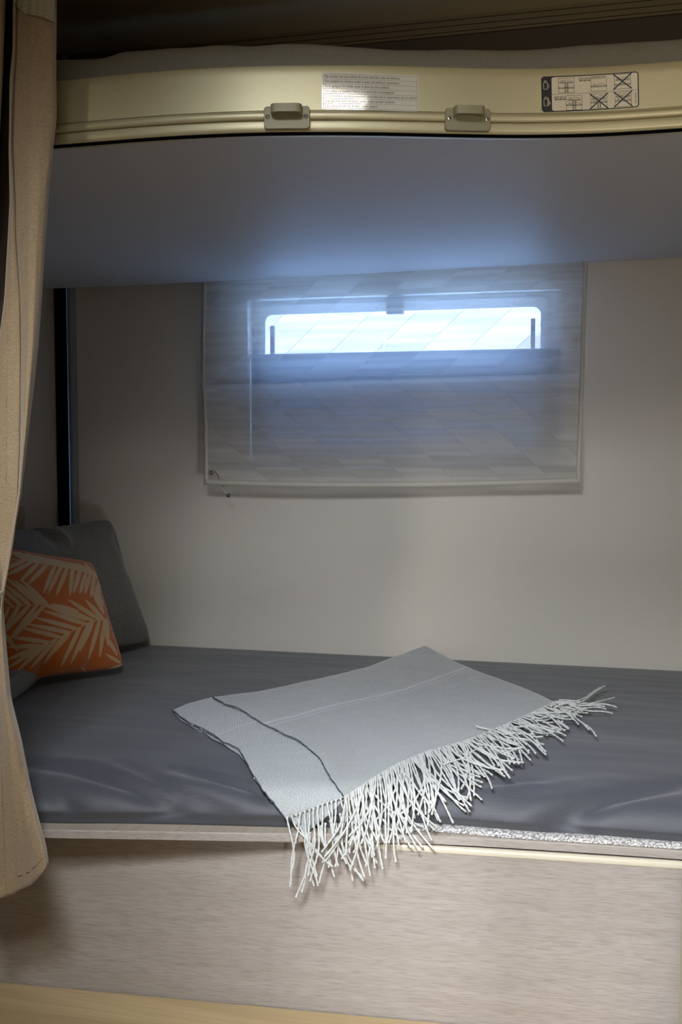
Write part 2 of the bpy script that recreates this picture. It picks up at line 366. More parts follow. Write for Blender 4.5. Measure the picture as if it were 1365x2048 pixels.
# ------------------------------------------------------------------ sheer cloth over the window
cl = empty('window_cloth')
def cloth_xz(u, v):
    """u across 0..1, v down 0..1"""
    xl = -.7875+.010*sm(.3, 1, v)+.0008*math.sin(v*9); xr = -.0445-.004*sm(.55, 1, v)-.0035*sm(0, .5, v)
    x = xl+(xr-xl)*u
    zb = 1.0635-.005*math.sin(u*math.pi*.9)+.012*u**2; z = 1.53+(zb-1.53)*v
    return x, z
def cloth_y(u, v):
    y = 1.968-.022*v-.006*math.sin(u*5+1)*v
    y += .0010*math.sin(v*60+u*3)*(.5+.5*math.sin(u*7))+.0025*noise.noise(Vector((u*5, v*4, 3)))
    zf_ = 1.2721+.0183*cloth_xz(u, v)[0]; z_ = cloth_xz(u, v)[1]; y -= .0022*math.exp(-((z_-zf_+.002)/.004)**2)
    return y
P = []
for i in range(141):
    v = i/140; row = []
    for j in range(161):
        u = j/160; x, z = cloth_xz(u, v); row.append((x, cloth_y(u, v), z))
    P.append(row)
cs = grid('sheer_panel', P, M_sheer, cl)
def strip(name, pts, wdt, dirv, m, parent, th=.0016):
    P = [[Vector(p)-Vector(dirv)*wdt/2-Vector((0, .0022, 0)) for p in pts], [Vector(p)-Vector((0, .0030, 0)) for p in pts], [Vector(p)+Vector(dirv)*wdt/2-Vector((0, .0022, 0)) for p in pts]]
    return grid(name, P, m, parent, solid=th)
def cpt(u, v): x, z = cloth_xz(u, v); return (x, cloth_y(u, v), z)
bot = [Vector(cpt(j/80, .992)) for j in range(81)]
strip('bottom_hem', bot, .0095, (0, 0, 1), M_hem, cl)
strip('side_hem', [cpt(.006, .05+.94*i/60) for i in range(61)], .0075, (1, 0, 0), M_hem, cl)
strip('side_hem', [cpt(.994, .05+.94*i/60) for i in range(61)], .0075, (1, 0, 0), M_hem, cl)
e = cpt(.022, .952)
bm = bmesh.new(); rings = []
for k in range(16):
    a = 2*math.pi*k/16; rings.append([bm.verts.new((e[0]+(.0036+.0013*math.cos(b))*math.cos(a), e[1]-.004+.0013*math.sin(b), e[2]+(.0036+.0013*math.cos(b))*math.sin(a))) for b in [2*math.pi*q/6 for q in range(6)]])
for k in range(16):
    for q in range(6): bm.faces.new((rings[k][q], rings[(k+1) % 16][q], rings[(k+1) % 16][(q+1) % 6], rings[k][(q+1) % 6]))
tag(obj('eyelet', bm, M_steel, cl, True), 'small metal eyelet')
y0 = 1.94
bm = bmesh.new(); tube(bm, [atY(430, 942, y0), atY(434, 948, y0), atY(437, 953, y0), atY(438, 959, y0)], .0006)
tag(obj('loose_thread', bm, M_red, cl, True), 'loose red thread')
bm = bmesh.new(); tube(bm, [atY(434, 966, y0), atY(441, 975, y0+.004), atY(449, 982, y0+.004), atY(455, 989, y0+.002)], .0008)
cd_ = obj('pull_cord', bm, M_cord, cl, True)
bm = bmesh.new(); bmesh.ops.create_uvsphere(bm, u_segments=14, v_segments=10, radius=.0042)
c0 = atY(457, 991, y0+.002)
for v in bm.verts: v.co += c0
obj('bead', bm, M_bead, cd_, True)
tag(cl, 'white sheer patterned cloth hanging over the window on the back wall', 'window cloth')

# ------------------------------------------------------------------ upper bunk
ub = empty('upper_bunk')
ZB = 1.479
fp = [(110, 292), (200, 284.5), (320, 275), (480, 267), (550, 266), (700, 265), (800, 267), (950, 270.5), (1040, 272), (1200, 269), (1365, 258)]
fw = [atZ(x, y, ZB) for x, y in fp]
Yfas = smooth_interp([p.x for p in fw], [p.y for p in fw], .03)
xs = [XL+.002+(XR-XL-.004)*i/260 for i in range(261)]
def fas_pt(x, off, z):
    d = (Yfas(x+.002)-Yfas(x-.002))/.004; n = Vector((d, -1, 0)).normalized()
    return Vector((x, Yfas(x), z))+n*off
# profile (outward offset, z) from the rear bottom round the front to the top
def arc(cx, cz, r, a0, a1, n): return [(cx+r*math.cos(math.radians(a0+(a1-a0)*i/n)), cz+r*math.sin(math.radians(a0+(a1-a0)*i/n))) for i in range(n+1)]
prof = [(-.02, ZB+.001), (-.006, ZB)] + [(-.006+.006*math.sin(math.radians(t)), ZB+.006-.006*math.cos(math.radians(t))) for t in range(15, 91, 15)]
prof += [(0, ZB+.0118), (-.0003, ZB+.0125), (-.0022, ZB+.0127), (-.0022, ZB+.0135), (0, ZB+.0138)]
prof += [(.0003+.0022*math.sin(math.radians(t)), ZB+.0182-.0044*math.cos(math.radians(t))) for t in range(10, 171, 20)]
prof += [(0, ZB+.0227), (-.0020, ZB+.0230), (-.0020, ZB+.0238), (-.0006, ZB+.0241), (-.0006, ZB+.060), (-.0008, ZB+.0692), (-.0018, ZB+.0712), (-.005, ZB+.0718), (-.02, ZB+.0718)]
P = [[fas_pt(x, o, z) for x in xs] for o, z in prof]
fas = grid('front_rail', P, M_fascia, ub)
fas.modifiers.new('es', 'EDGE_SPLIT').split_angle = math.radians(40)
P = [[fas_pt(x, -.0045+.0026*math.sin(a), ZB+.0010-.0026*math.cos(a)) for x in xs] for a in (math.radians(t) for t in range(-60, 121, 30))]
tag(grid('rail_shade_strip', P, M_black, ub), 'dark shade strip under the rail')  # dark strip added as shade along the rounded lower edge of the rail
# padded lining under the bunk
P = []
for i in range(61):
    t = i/60; row = []
    for x in xs[::2]:
        yf = Yfas(x)+.004; yb = 1.945
        y = yf+(yb-yf)*min(1, t/.93)
        zb = 1.456+.012*sm(-1.0, .25, x)
        z = ZB+.0015+(zb-ZB)*sm(0, 1, t/.93)
        if t > .93:
            a = (t-.93)/.07*math.pi*.5; y = yb+.012*math.sin(a); z = zb+.0015+.012*(1-math.cos(a))
        z -= .006*math.sin(math.pi*min(1, t))*(.6+.4*math.sin(x*2+1))
        row.append((x, y, z))
    P.append(row)
for k in range(1, 5): P.append([(x, 1.957, P[60][0][2]+.0015*k*8) for x in xs[::2]])
grid('padded_underside', P, M_under, ub)
# base board above lining so that the bunk is solid
P0 = [[fas_pt(x, -.018, ZB+.01) for x in xs[::4]], [(x, 1.955, ZB+.01) for x in xs[::4]]]
grid('base_board', P0, M_dark, ub, solid=.006, offset=1)
tag(ub, 'upper bunk bed with curved champagne front rail and grey padded underside', 'bunk bed')

# warning sticker (text) and safety sticker (pictograms): flat sheets that follow the rail
def px_on_fascia(px, py):
    d = ray(px, py); t = .9
    while t < 1.6:
        p = CAM+d*t
        if p.y > Yfas(p.x): break
        t += .0005
    return p
def sticker_uv(c00, c10, c01, c11):
    """corner points (x,z) top-left, top-right, bottom-left, bottom-right -> function(u, v, off)"""
    def f(u, v, off):
        x = (c00[0]*(1-u)+c10[0]*u)*(1-v)+(c01[0]*(1-u)+c11[0]*u)*v
        z = (c00[1]*(1-u)+c10[1]*u)*(1-v)+(c01[1]*(1-u)+c11[1]*u)*v
        return fas_pt(x, -.0006+off, z)
    return f
def flat_shape(pts, f, off): return [f(u, v, off) for u, v in pts]
def rr_uv(u0, v0, u1, v1, ru, rv, seg=5):
    out = []
    for cx, cy, a0 in ((u1-ru, v0+rv, -90), (u1-ru, v1-rv, 0), (u0+ru, v1-rv, 90), (u0+ru, v0+rv, 180)):
        for k in range(seg+1):
            a = math.radians(a0+90*k/seg); out.append((cx+ru*math.cos(a), cy+rv*math.sin(a)))
    return out
def sheet_obj(name, u0, v0, u1, v1, ru, rv, f, off, m, parent):
    """rounded sheet: columns of vertices across u so that it bends with the rail"""
    vs, fs = [], []; nn = 40
    for i in range(nn+1):
        u = u0+(u1-u0)*i/nn; e = 0
        for uu in (u-u0, u1-u):
            if uu < ru: e = max(e, rv*(1-math.sqrt(max(0, 1-((ru-uu)/ru)**2))))
        vs += [f(u, v0+e, off), f(u, v1-e, off)]
        if i: k = 2*i; fs.append((k-2, k-1, k+1, k))
    o = pydata(name, vs, fs, m, parent, False); return o
class Ink:
    def __init__(s, f, off): s.f, s.off, s.v, s.q, = f, off, [], []
    def line(s, u0, v0, u1, v1, w, asp):
        n = max(1, int(abs(u1-u0)/.06)); du, dv = (u1-u0)*asp, v1-v0; l = math.hypot(du, dv) or 1
        nu, nv = -dv/l*w/asp/2, du/l*w/2
        for i in range(n):
            a, b = i/n, (i+1)/n; k = len(s.v)
            for t, sg in ((a, 1), (a, -1), (b, -1), (b, 1)): s.v.append(s.f(u0+(u1-u0)*t+nu*sg, v0+(v1-v0)*t+nv*sg, s.off))
            s.q.append((k, k+1, k+2, k+3))
    def poly(s, pts, w, asp, close=False):
        for a, b in zip(pts, pts[1:]+([pts[0]] if close else [])): s.line(a[0], a[1], b[0], b[1], w, asp)
    def rect(s, u0, v0, u1, v1, w, asp): s.poly([(u0, v0), (u1, v0), (u1, v1), (u0, v1)], w, asp, True)
    def fill(s, pts): k = len(s.v); s.v += [s.f(u, v, s.off) for u, v in pts]; s.q.append(tuple(range(k, k+len(pts))))
    def build(s, name, m, parent): return pydata(name, s.v, s.q, m, parent, False)
def text_into(ink, txt, u, v, h, asp, align='LEFT', rot=False, xs_=1.0, bold=0):
    """text baseline at (u,v); h = height of font size in v units; asp = width/height of the sheet"""
    cu = bpy.data.curves.new('t', 'FONT'); cu.body = txt; cu.size = 1; cu.align_x = align; cu.resolution_u = 2; cu.offset = bold
    o = bpy.data.objects.new('t', cu); COL.objects.link(o)
    dg = bpy.context.evaluated_depsgraph_get(); me = o.evaluated_get(dg).to_mesh()
    k = len(ink.v)
    for q in me.vertices:
        x, y = q.co.x*h*xs_, q.co.y*h
        if rot: uu, vv = u-y/asp, v-x
        else: uu, vv = u+x/asp, v-y
        ink.v.append(ink.f(uu, vv, ink.off))
    for p in me.polygons: ink.q.append(tuple(k+i for i in p.vertices))
    bpy.data.objects.remove(o, do_unlink=True); bpy.data.curves.remove(cu)
def cz(px, py): p = px_on_fascia(px, py); return (p.x, p.z)

f1 = sticker_uv(cz(644, 144.5), cz(838, 151), cz(644, 219), cz(838.5, 223.5)); A1 = 195/74
st = sheet_obj('warning_sticker', 0, 0, 1, 1, .018, .045, f1, .0003, M_sticker, ub)
tag(st, 'glossy white sticker with lines of small print')
ink = Ink(f1, .00045)
ink.poly(rr_uv(.018, .045, .984, .965, .008, .02, 2), .010, A1, True)
for k in range(1, 7): ink.line(.018, .045+.92*k/7, .984, .045+.92*k/7, .010, A1)
ink.build('ruled_lines', M_rule, st)
ink = Ink(f1, .00045)
for k, (t, wd) in enumerate([("Ne convient pas aux enfants de moins de 6 ans, sans surveillance.", .775), ("Not suitable for children under 6 years old without supervision.", .77),
        ("Nicht geeignet für kinder unter 6 jahre alt ohne aufsicht.", .67), ("Non adatto ai bambini minori di 6 anni non accompagnati.", .715),
        ("No conviene a los niños menores de 6 años sin la supervision de un adulto.", .95), ("Niet geschikt voor kinderen onder 6 jaar zonder toezicht.", .72), ("Uporaba otrok do 6 leta izven cpayn.", .545)]):
    h = .098; cu = bpy.data.curves.new('q', 'FONT'); cu.body = t; cu.size = 1; oo = bpy.data.objects.new('q', cu); COL.objects.link(oo)
    bpy.context.view_layer.update(); wtx = oo.dimensions.x; bpy.data.objects.remove(oo, do_unlink=True)
    text_into(ink, t, .032, .045+.92*(k+.70)/7, h, A1, xs_=wd*A1/(wtx*h), bold=.004)
ink.build('printed_text', M_ink, st)

f2 = sticker_uv(cz(1083, 153), cz(1278, 142.5), cz(1084.5, 224.5), cz(1279.5, 214)); A2 = 196/72
s2 = sheet_obj('safety_sticker', 0, 0, 1, 1, .02, .055, f2, .0003, M_navy, ub)
tag(s2, 'white pictogram sticker with a black left band')
sheet_obj('white_field', .107, .03, .988, .972, .012, .03, f2, .00042, M_sticker2, s2)
ink = Ink(f2, .00055)
ink.line(.107, .508, .988, .508, .008, A2)
LW = .010
def bed(u, v, w_, person, sheet=True):
    ink.line(u, v, u+w_, v, LW*1.5, A2); ink.poly([(u, v), (u-.0, v-.035)], LW, A2); ink.poly([(u+w_, v), (u+w_, v-.035)], LW, A2)
    ink.line(u, v-.028, u+w_, v-.028, LW, A2)
    if person:
        hx_, hy = u+w_*.2, v-.06
        ink.poly([(hx_+.012*math.cos(a*math.pi/4), hy+.026*math.sin(a*math.pi/4)) for a in range(8)], LW, A2, True)
        ink.poly([(u+w_*.32, v-.03), (u+w_*.40, v-.06), (u+w_*.5, v-.082), (u+w_*.72, v-.082), (u+w_*.86, v-.062), (u+w_*.93, v-.03)], LW, A2)
def icon(u, v, w_, h_, levels, ladder, cross, roofbar=False):
    ink.rect(u, v, u+w_, v+h_, LW, A2)
    for (fv, person, wid) in levels: bed(u+w_*(1-wid)/2, v+h_*fv, w_*wid, person)
    if roofbar: ink.rect(u+w_*.06, v+h_*.04, u+w_*.9, v+h_*.13, LW, A2)
    if ladder:
        l0, l1 = u+w_*.42, u+w_*.60; t0 = v+h_*ladder
        ink.line(l0, t0, l0, v+h_, LW*1.6, A2); ink.line(l1, t0, l1, v+h_, LW*1.6, A2)
        k = int((v+h_-t0)/.045)
        for i in range(k+1): ink.line(l0, t0+i*.045, l1, t0+i*.045, LW*1.3, A2)
    if cross:
        e = .012
        ink.line(u-e, v-.02, u+w_+e, v+h_+.01, .034, A2); ink.line(u-e, v+h_+.01, u+w_+e, v-.02, .034, A2)
icon(.178, .07, .160, .405, [(.33, True, .84), (.70, False, .96)], .38, False)
icon(.512, .07, .160, .405, [(.70, True, .96)], 0, False, True)
icon(.752, .05, .165, .405, [(.40, True, .84), (.72, False, .96)], 0, True)
icon(.255, .565, .160, .405, [(.33, True, .84), (.68, True, .96)], .38, False)
icon(.508, .555, .165, .405, [(.33, True, .84), (.60, True, .96)], .66, True)
icon(.755, .545, .165, .405, [(.33, True, .84), (.62, True, .96)], 0, True)
for (u, v) in ((.505, .12), (.248, .62)):
    text_into(ink, 'EASY BOX', u, v, .070, A2, 'RIGHT', bold=.02); text_into(ink, 'MINIMUM', u, v+.060, .070, A2, 'RIGHT', bold=.02)
text_into(ink, 'VNZ139983F', .974, .90, .062, A2, rot=True, xs_=.95)
ink.build('pictogram_print', M_navy, s2)
ink = Ink(f2, .0005)
for vv, two in ((.12, 0), (.58, 1)):
    b0 = .024
    ink.poly(rr_uv(b0, vv+.05, b0+.040, vv+.24, .008, .02, 3), .012, A2, True)
    ink.poly(rr_uv(b0+.008, vv, b0+.030, vv+.045, .008, .015, 3), .012, A2, True)
    if two:
        ink.poly([(b0+.04, vv+.01), (b0+.048, vv+.03), (b0+.050, vv+.24), (b0+.042, vv+.25)], .012, A2)
    text_into(ink, 'x', b0+.047, vv+.13, .055, A2, bold=.02); text_into(ink, '12'[two], b0+.047+(.006 if two else 0), vv+.20, .085, A2, bold=.02)
ink.build('reversed_print', M_sticker2, s2)

# ladder brackets
def bracket(pxc, pyc):
    c = px_on_fascia(pxc, pyc); x0 = c.x; d = (Yfas(x0+.01)-Yfas(x0-.01))/.02; ang = math.atan(d)
    O = Vector((x0, Yfas(x0), c.z)); ux = Vector((math.cos(ang), math.sin(ang), 0)); un = Vector((math.sin(ang), -math.cos(ang), 0)); uz = Vector((0, 0, 1))
    T = lambda a, n, z: O+ux*a+un*n+uz*z
    # plate
    bm = bmesh.new(); pts = rrect(-.0247, .0247, -.0120, .0118, .0038, 4)
    back = [bm.verts.new(T(a, -.0015, z)) for a, z in pts]; mid = [bm.verts.new(T(a, .0045, z)) for a, z in pts]
    ins = [bm.verts.new(T(a*.975, .0054, z*.95)) for a, z in pts]; k = len(pts)
    for A, B in ((back, mid), (mid, ins)):
        for i in range(k): bm.faces.new((A[i], A[(i+1) % k], B[(i+1) % k], B[i]))
    bm.faces.new(ins); bm.faces.new(back[::-1]); bmesh.ops.recalc_face_normals(bm, faces=bm.faces)
    pl = obj('ladder_bracket', bm, M_handle, ub)
    # bridging loop: a bar bent out from the plate, open top to bottom
    outer = [(-.0165, .005), (-.0165, .0125), (-.0158, .0155), (-.0135, .0180), (-.0105, .0188), (.0105, .0188), (.0135, .0180), (.0158, .0155), (.0165, .0125), (.0165, .005)]
    inner = [(-.0128, .005), (-.0128, .0100), (-.0122, .0122), (-.0110, .0136), (-.0090, .0142), (.0090, .0142), (.0110, .0136), (.0122, .0122), (.0128, .0100), (.0128, .005)]
    bm = bmesh.new(); zs = ((.0022, 1), (.0108, 1)); V = []
    for z, _ in zs:
        V.append([bm.verts.new(T(a, n, z)) for a, n in outer]); V.append([bm.verts.new(T(a, n, z)) for a, n in inner])
    m = len(outer)
    for i in range(m-1):
        bm.faces.new((V[0][i], V[0][i+1], V[2][i+1], V[2][i])); bm.faces.new((V[1][i+1], V[1][i], V[3][i], V[3][i+1]))
        bm.faces.new((V[0][i+1], V[0][i], V[1][i], V[1][i+1])); bm.faces.new((V[2][i], V[2][i+1], V[3][i+1], V[3][i]))
    bmesh.ops.recalc_face_normals(bm, faces=bm.faces)
    lp = obj('loop', bm, M_handle, pl, True); lp.modifiers.new('es', 'EDGE_SPLIT').split_angle = math.radians(40); bevel(lp, .0008, 2)
    # tapered lower cheeks and the slot backing behind the loop
    bm = bmesh.new()
    A = [bm.verts.new(T(a, n, z)) for a, n, z in ((-.0165, .005, -.0016), (.0165, .005, -.0016), (.0165, .0120, -.0016), (-.0165, .0120, -.0016), (-.0125, .005, -.0085), (.0125, .005, -.0085))]
    for fc in ((3, 2, 5, 4), (0, 3, 4), (2, 1, 5)): bm.faces.new([A[i] for i in fc])
    # (cheeks only at the two ends so that the slot stays open)
    bm.free()
    for sgn, dz in ((-1, 0), (1, 0)):
        q = T(sgn*.0205, .0052, .0005)
        bm = bmesh.new(); R_ = .0027
        rr = []
        for rad, nn in ((1.0, 0), (.95, .0008), (.7, .0013), (.0, .0015)):
            rr.append([bm.verts.new(q+ux*R_*rad*math.cos(2*math.pi*t/14)+uz*R_*rad*math.sin(2*math.pi*t/14)+un*nn) for t in range(14)] if rad else [bm.verts.new(q+un*nn)])
        for i in range(2):
            for t in range(14): bm.faces.new((rr[i][t], rr[i][(t+1) % 14], rr[i+1][(t+1) % 14], rr[i+1][t]))
        for t in range(14): bm.faces.new((rr[2][t], rr[2][(t+1) % 14], rr[3][0]))
        bm.faces.new(rr[0][::-1]); bmesh.ops.recalc_face_normals(bm, faces=bm.faces)
        me = bpy.data.meshes.new('screw'); 
        # cross recess as darker faces on top
        for aa in (math.radians(20), math.radians(110)):
            e1 = ux*math.cos(aa)+uz*math.sin(aa); e2 = -ux*math.sin(aa)+uz*math.cos(aa)
            vv = [bm.verts.new(q+un*.0017+e1*s1*.0015+e2*s2*.00035) for s1, s2 in ((-1, -1), (1, -1), (1, 1), (-1, 1))]
            fc = bm.faces.new(vv); fc.material_index = 1
        bm.to_mesh(me); bm.free(); o = link('screw', me, M_screw, pl); me.materials.append(M_slot); tag(o, 'shiny cross-head screw')
bracket(575, 237.5); bracket(935, 241.5)

# upper mattress
P = []
topc = [(110, 120), (215, 119), (240, 105), (300, 102), (345, 96), (380, 98), (420, 93), (460, 91), (500, 93), (560, 90), (640, 91), (700, 96), (780, 102), (880, 102), (950, 101), (1060, 101), (1160, 92), (1260, 85), (1365, 78)]
tw = []
for x, y in topc:
    p = px_on_fascia(x, y); q = atY(x, y, p.y+.025); tw.append((q.x, q.z))
Ztop = smooth_interp([a for a, _ in tw], [b for _, b in tw], .008)
for i in range(22):
    row = []
    for x in xs:
        yf = Yfas(x)+.006; zt = Ztop(x)+.0015*noise.noise(Vector((x*14, 0, 7)))
        if i < 12:
            a = i/11*math.pi/2; y = yf+.020*(1-math.cos(a)); z = ZB+.055+(zt-ZB-.055)*math.sin(a)
            y += .0015*noise.noise(Vector((x*30+z*160, z*60, 1)))
        else:
            t = (i-11)/10; y = yf+.020+(1.95-yf-.02)*t; z = zt+.004*math.sin(t*3.1)*.3
        row.append((x, y, z))
    P.append(row)
P.append([(x, 1.95, ZB+.02) for x in xs])
um = grid('bunk_mattress', P, M_matup)
tag(um, 'thin grey mattress lying on the upper bunk above the front rail', 'mattress')

# ------------------------------------------------------------------ lower bed base
ZT = .6822
bp_ = [(0, 1659), (75, 1660), (300, 1663.5), (500, 1667), (600, 1668), (830, 1670.5), (900, 1673), (1020, 1680), (1180, 1690), (1365, 1702)]
bw = [atZ(x, y, ZT) for x, y in bp_]
Ybd = smooth_interp([p.x for p in bw], [p.y for p in bw], .04)
def Ypan(x): return 1.2155+.083*x
bb = empty('bed_base')
xb = [XL+.003+(XR-XL-.006)*i/200 for i in range(201)]
XE = .19   # the panel ends at the cabinet
prof = [(.75, ZT-.0098), (0.0015, ZT-.0098), (0, ZT-.0085), (0, ZT-.0012), (.0012, ZT), (.75, ZT)]
P = [[(x, min(Ybd(x)+o, 1.996), z) for x in xb] for o, z in prof]
P.append(P[0])
o = grid('bed_board', P[:-1], M_woodtop, bb, smooth=False)
# front edge band is lengthwise grain
P = [[(x, Ybd(x)-.0006, z) for x in xb] for z in (ZT-.0094, ZT-.0010)]
P.append([(x, Ybd(x)+.0012, ZT+.0003) for x in xb])
grid('board_edging', P, M_wood, bb, smooth=False)
ZPn = ZT-.0115
bm = bmesh.new()
xa = XL+.003; z0 = .30
V = [bm.verts.new(p) for p in ((xa, Ypan(xa), z0), (XE, Ypan(XE), z0), (XE, Ypan(XE), ZPn-.006), (xa, Ypan(xa), ZPn-.006),
     (xa, Ypan(xa)+.016, z0), (XE, Ypan(XE)+.016, z0), (XE, Ypan(XE)+.016, ZPn), (xa, Ypan(xa)+.016, ZPn), (XE, Ypan(XE)+.005, ZPn), (xa, Ypan(xa)+.005, ZPn))]
for f_ in ((0, 1, 2, 3), (5, 4, 7, 6), (9, 8, 6, 7), (1, 5, 6, 8, 2), (4, 0, 3, 9, 7), (4, 5, 1, 0)): bm.faces.new([V[i] for i in f_])
obj('front_panel', bm, M_wood, bb)
bm = bmesh.new(); cs_ = [(0-.0006, ZPn-.0068), (0-.0006, ZPn-.0015), (.0016, ZPn+.0002), (.005, ZPn+.0004)]
rows = [[bm.verts.new((x, Ypan(x)+a, z)) for x in (xa, XE)] for a, z in cs_]
for a, b in zip(rows, rows[1:]): bm.faces.new((a[0], a[1], b[1], b[0]))
obj('panel_edge_band', bm, M_edge, bb, True)
boxo('bed_support', (xa, 1.25, .02), (XR-.02, 1.99, ZT-.012), M_dark, bb)
tag(bb, 'pale wood bed base with curved board edge and grained front panel', 'bed base')

# step at the foot of the bed
st_ = bmesh.new(); zs_ = .458
V = [(XL+.003, .62), (.05, .62), (.05, Ypan(.05)-.001), (XL+.003, Ypan(XL)-.001)]
lo = [st_.verts.new((x, y, 0)) for x, y in V]; hi = [st_.verts.new((x, y, zs_)) for x, y in V]
st_.faces.new(hi); st_.faces.new(lo[::-1])
for i in range(4): st_.faces.new((lo[i], lo[(i+1) % 4], hi[(i+1) % 4], hi[i]))
s = obj('step', st_, M_step); bevel(s, .004)
tag(s, 'pale wooden step in front of the bed panel at lower left', 'step')

# cabinet end at the right
cb = empty('side_cabinet')
cx = .1005
boxo('side_panel', (cx-.016, .70, 0), (cx, 1.198, .708), M_edge, cb, .003)
boxo('carcass', (cx, .70, 0), (XR-.01, 1.195, .70), M_wood, cb)
tag(cb, 'pale cabinet edge at the right in front of the bed', 'cabinet')

# ------------------------------------------------------------------ mattress and its underlay
mb = [(75, 1650), (200, 1649), (350, 1651), (500, 1655), (600, 1658), (700, 1658), (830, 1655), (900, 1660), (1060, 1675), (1200, 1682), (1365, 1696)]
mw = [atZ(x, y, ZT) for x, y in mb]
Ymb = smooth_interp([p.x for p in mw], [p.y for p in mw], .03)
def Ztopm(x): return .7305+.003*(x+.35)
# folds: px endpoints on the front of the mattress
folds = []
def fold(pts, wid, amp):
    q = [atZ(x, y, .716) for x, y in pts]; folds.append(([(p.x, p.y) for p in q], wid, amp))
fold([(70, 1545), (150, 1553), (220, 1572), (330, 1598), (430, 1622), (540, 1636)], .009, -.0055)
fold([(240, 1545), (290, 1565), (360, 1590), (460, 1605), (520, 1622)], .006, -.0030)
fold([(70, 1575), (130, 1598), (190, 1620), (260, 1640)], .008, -.004)
fold([(60, 1530), (180, 1545), (300, 1570), (420, 1592), (520, 1612)], .010, .0030)
fold([(350, 1555), (430, 1572), (520, 1592), (560, 1600)], .006, -.0035)
fold([(800, 1615), (950, 1600), (1100, 1585), (1230, 1578)], .008, .0025)
fold([(1050, 1640), (1150, 1622), (1250, 1605), (1365, 1590)], .010, -.006)
fold([(980, 1590), (1050, 1582), (1110, 1583)], .005, -.002)
fold([(880, 1640), (1000, 1625), (1100, 1612), (1200, 1606)], .007, .0020)
def seg_d(px, py, a, b):
    dx, dy = b[0]-a[0], b[1]-a[1]; l = dx*dx+dy*dy; t = max(0, min(1, ((px-a[0])*dx+(py-a[1])*dy)/l))
    return math.hypot(px-a[0]-dx*t, py-a[1]-dy*t), t
def wr(x, y):
    h = 0
    for pts, wd, amp in folds:
        best = 9; bt = 0; n = len(pts)-1
        for i in range(n):
            d, t = seg_d(x, y, pts[i], pts[i+1])
            if d < best: best = d; bt = (i+t)/n
        wd *= 1.7
        if best < wd*3: h += (2.3 if amp < 0 else 1.1)*amp*math.exp(-(best/wd)**2)*math.sin(math.pi*min(.97, max(.03, bt)))**.5
    return h
RX = .052    # depth of the rounded shoulder
def mprof(x, s):
    """s in 0..1 along the section, from back top to the bottom front"""
    yf = Ymb(x); zt = Ztopm(x); H = zt-ZT
    y_sh = yf+RX
    if s < .62:
        y = 1.992+(y_sh-1.992)*(s/.62); z = zt
        z -= .010*sm(1.975, 1.995, y)
        z -= .003*sm(y_sh+.09, y_sh, y)
        return y, z, 0, 1
    a = (s-.62)/.38*math.pi*.5
    # superellipse shoulder then straight down
    ca, sa = math.cos(a), math.sin(a)
    y = y_sh-(RX+.006)*sa**.8; z = ZT+(H-.003)*max(0, ca)**.72
    if s > .93: y = y+.010*sm(.93, 1, s)
    return y, z, sa, ca
xm = [XL+.004+(XR-.3-XL)*i/520 for i in range(521)]
P = []
for i in range(151):
    s_ = i/150; s_ = s_ if s_ < .45 else .45+(s_-.45)
    row = []
    for x in xm:
        y, z, ny, nz_ = mprof(x, s_)
        d = 0
        if y < 1.45: d = wr(x, y)
        d += .0016*noise.noise(Vector((x*5, y*12, z*10)))+.0007*noise.noise(Vector((x*9, y*50, z*40)))
        if s_ < .03: d = 0
        fall = sm(1.0, .93, s_)
        row.append((x, y-ny*d*fall, z+max(nz_, .25)*d*fall))
    P.append(row)
P.append([(x, Ymb(x)+.03, ZT+.0006) for x in xm])
P.append([(x, 1.992, ZT+.0006) for x in xm])
P.append([(x, 1.992, mprof(x, 0)[1]) for x in xm])
mt = grid('mattress', P, M_sheet)
tag(mt, 'charcoal sheeted mattress on the lower bed base', 'mattress')
# height map for resting things on the bed
def zbed(x, y):
    yf = Ymb(x)
    if y > yf+RX:
        z = Ztopm(x)-.003*sm(yf+RX+.09, yf+RX, y)
        return z
    if y > yf-.006:
        sa = min(1, ((yf+RX-y)/(RX+.006)))**(1/.8); ca = math.sqrt(max(0, 1-sa*sa))
        return ZT+(Ztopm(x)-ZT-.003)*ca**.72
    if y > Ybd(x): return ZT
    return 0
def hit(px, py, off):
    """where the line of sight meets the bed, the board edge or the panel, lifted by off"""
    d = ray(px, py); t = .95; st = .0012
    while t < 2.3:
        p = CAM+d*t
        if p.y > YW-.012: return p
        yb = Ybd(p.x)-off-.001
        if p.z < ZPn: yb = min(yb, Ypan(p.x)-off-.001)
        if p.y > yb and p.z < ZT-.0005: return p
        if p.y > yb:
            dd = off
            if p.z < zbed(p.x, p.y+dd*.7)+off: return p
        t += st
    return p
# underlay: white spacer mesh peeping out below the mattress at the right
def zig(x, k): return .0006*math.sin(x*900+k*1.3)
P = []
xu = [x for x in [-.32+.0022*i for i in range(200)]]
for k, (o_, z) in enumerate([(-.0115, ZT+.0006), (-.0118, ZT+.0030), (-.0100, ZT+.0048), (-.006, ZT+.0058), (.03, ZT+.006)]):
    row = []
    for x in xu:
        lim = max(Ybd(x)+.0045, Ymb(x)+o_*.75*sm(-.32, -.22, x)-.001)
        row.append((x, lim+(.0008*k)+zig(x, k), z*1+zig(x, k+2)*.5))
    P.append(row)
M_mesh3d = noisemat('white_spacer_mesh', hx('77757a'), hx('cfcdca'), (420, 420, 700), .3, bump=.8, bdist=.001, contrast=(.42, .55))
ul = grid('mattress_underlay', P, M_mesh3d, smooth=False)
tag(ul, 'white knobbly spacer mesh strip peeping out under the charcoal mattress', 'underlay')

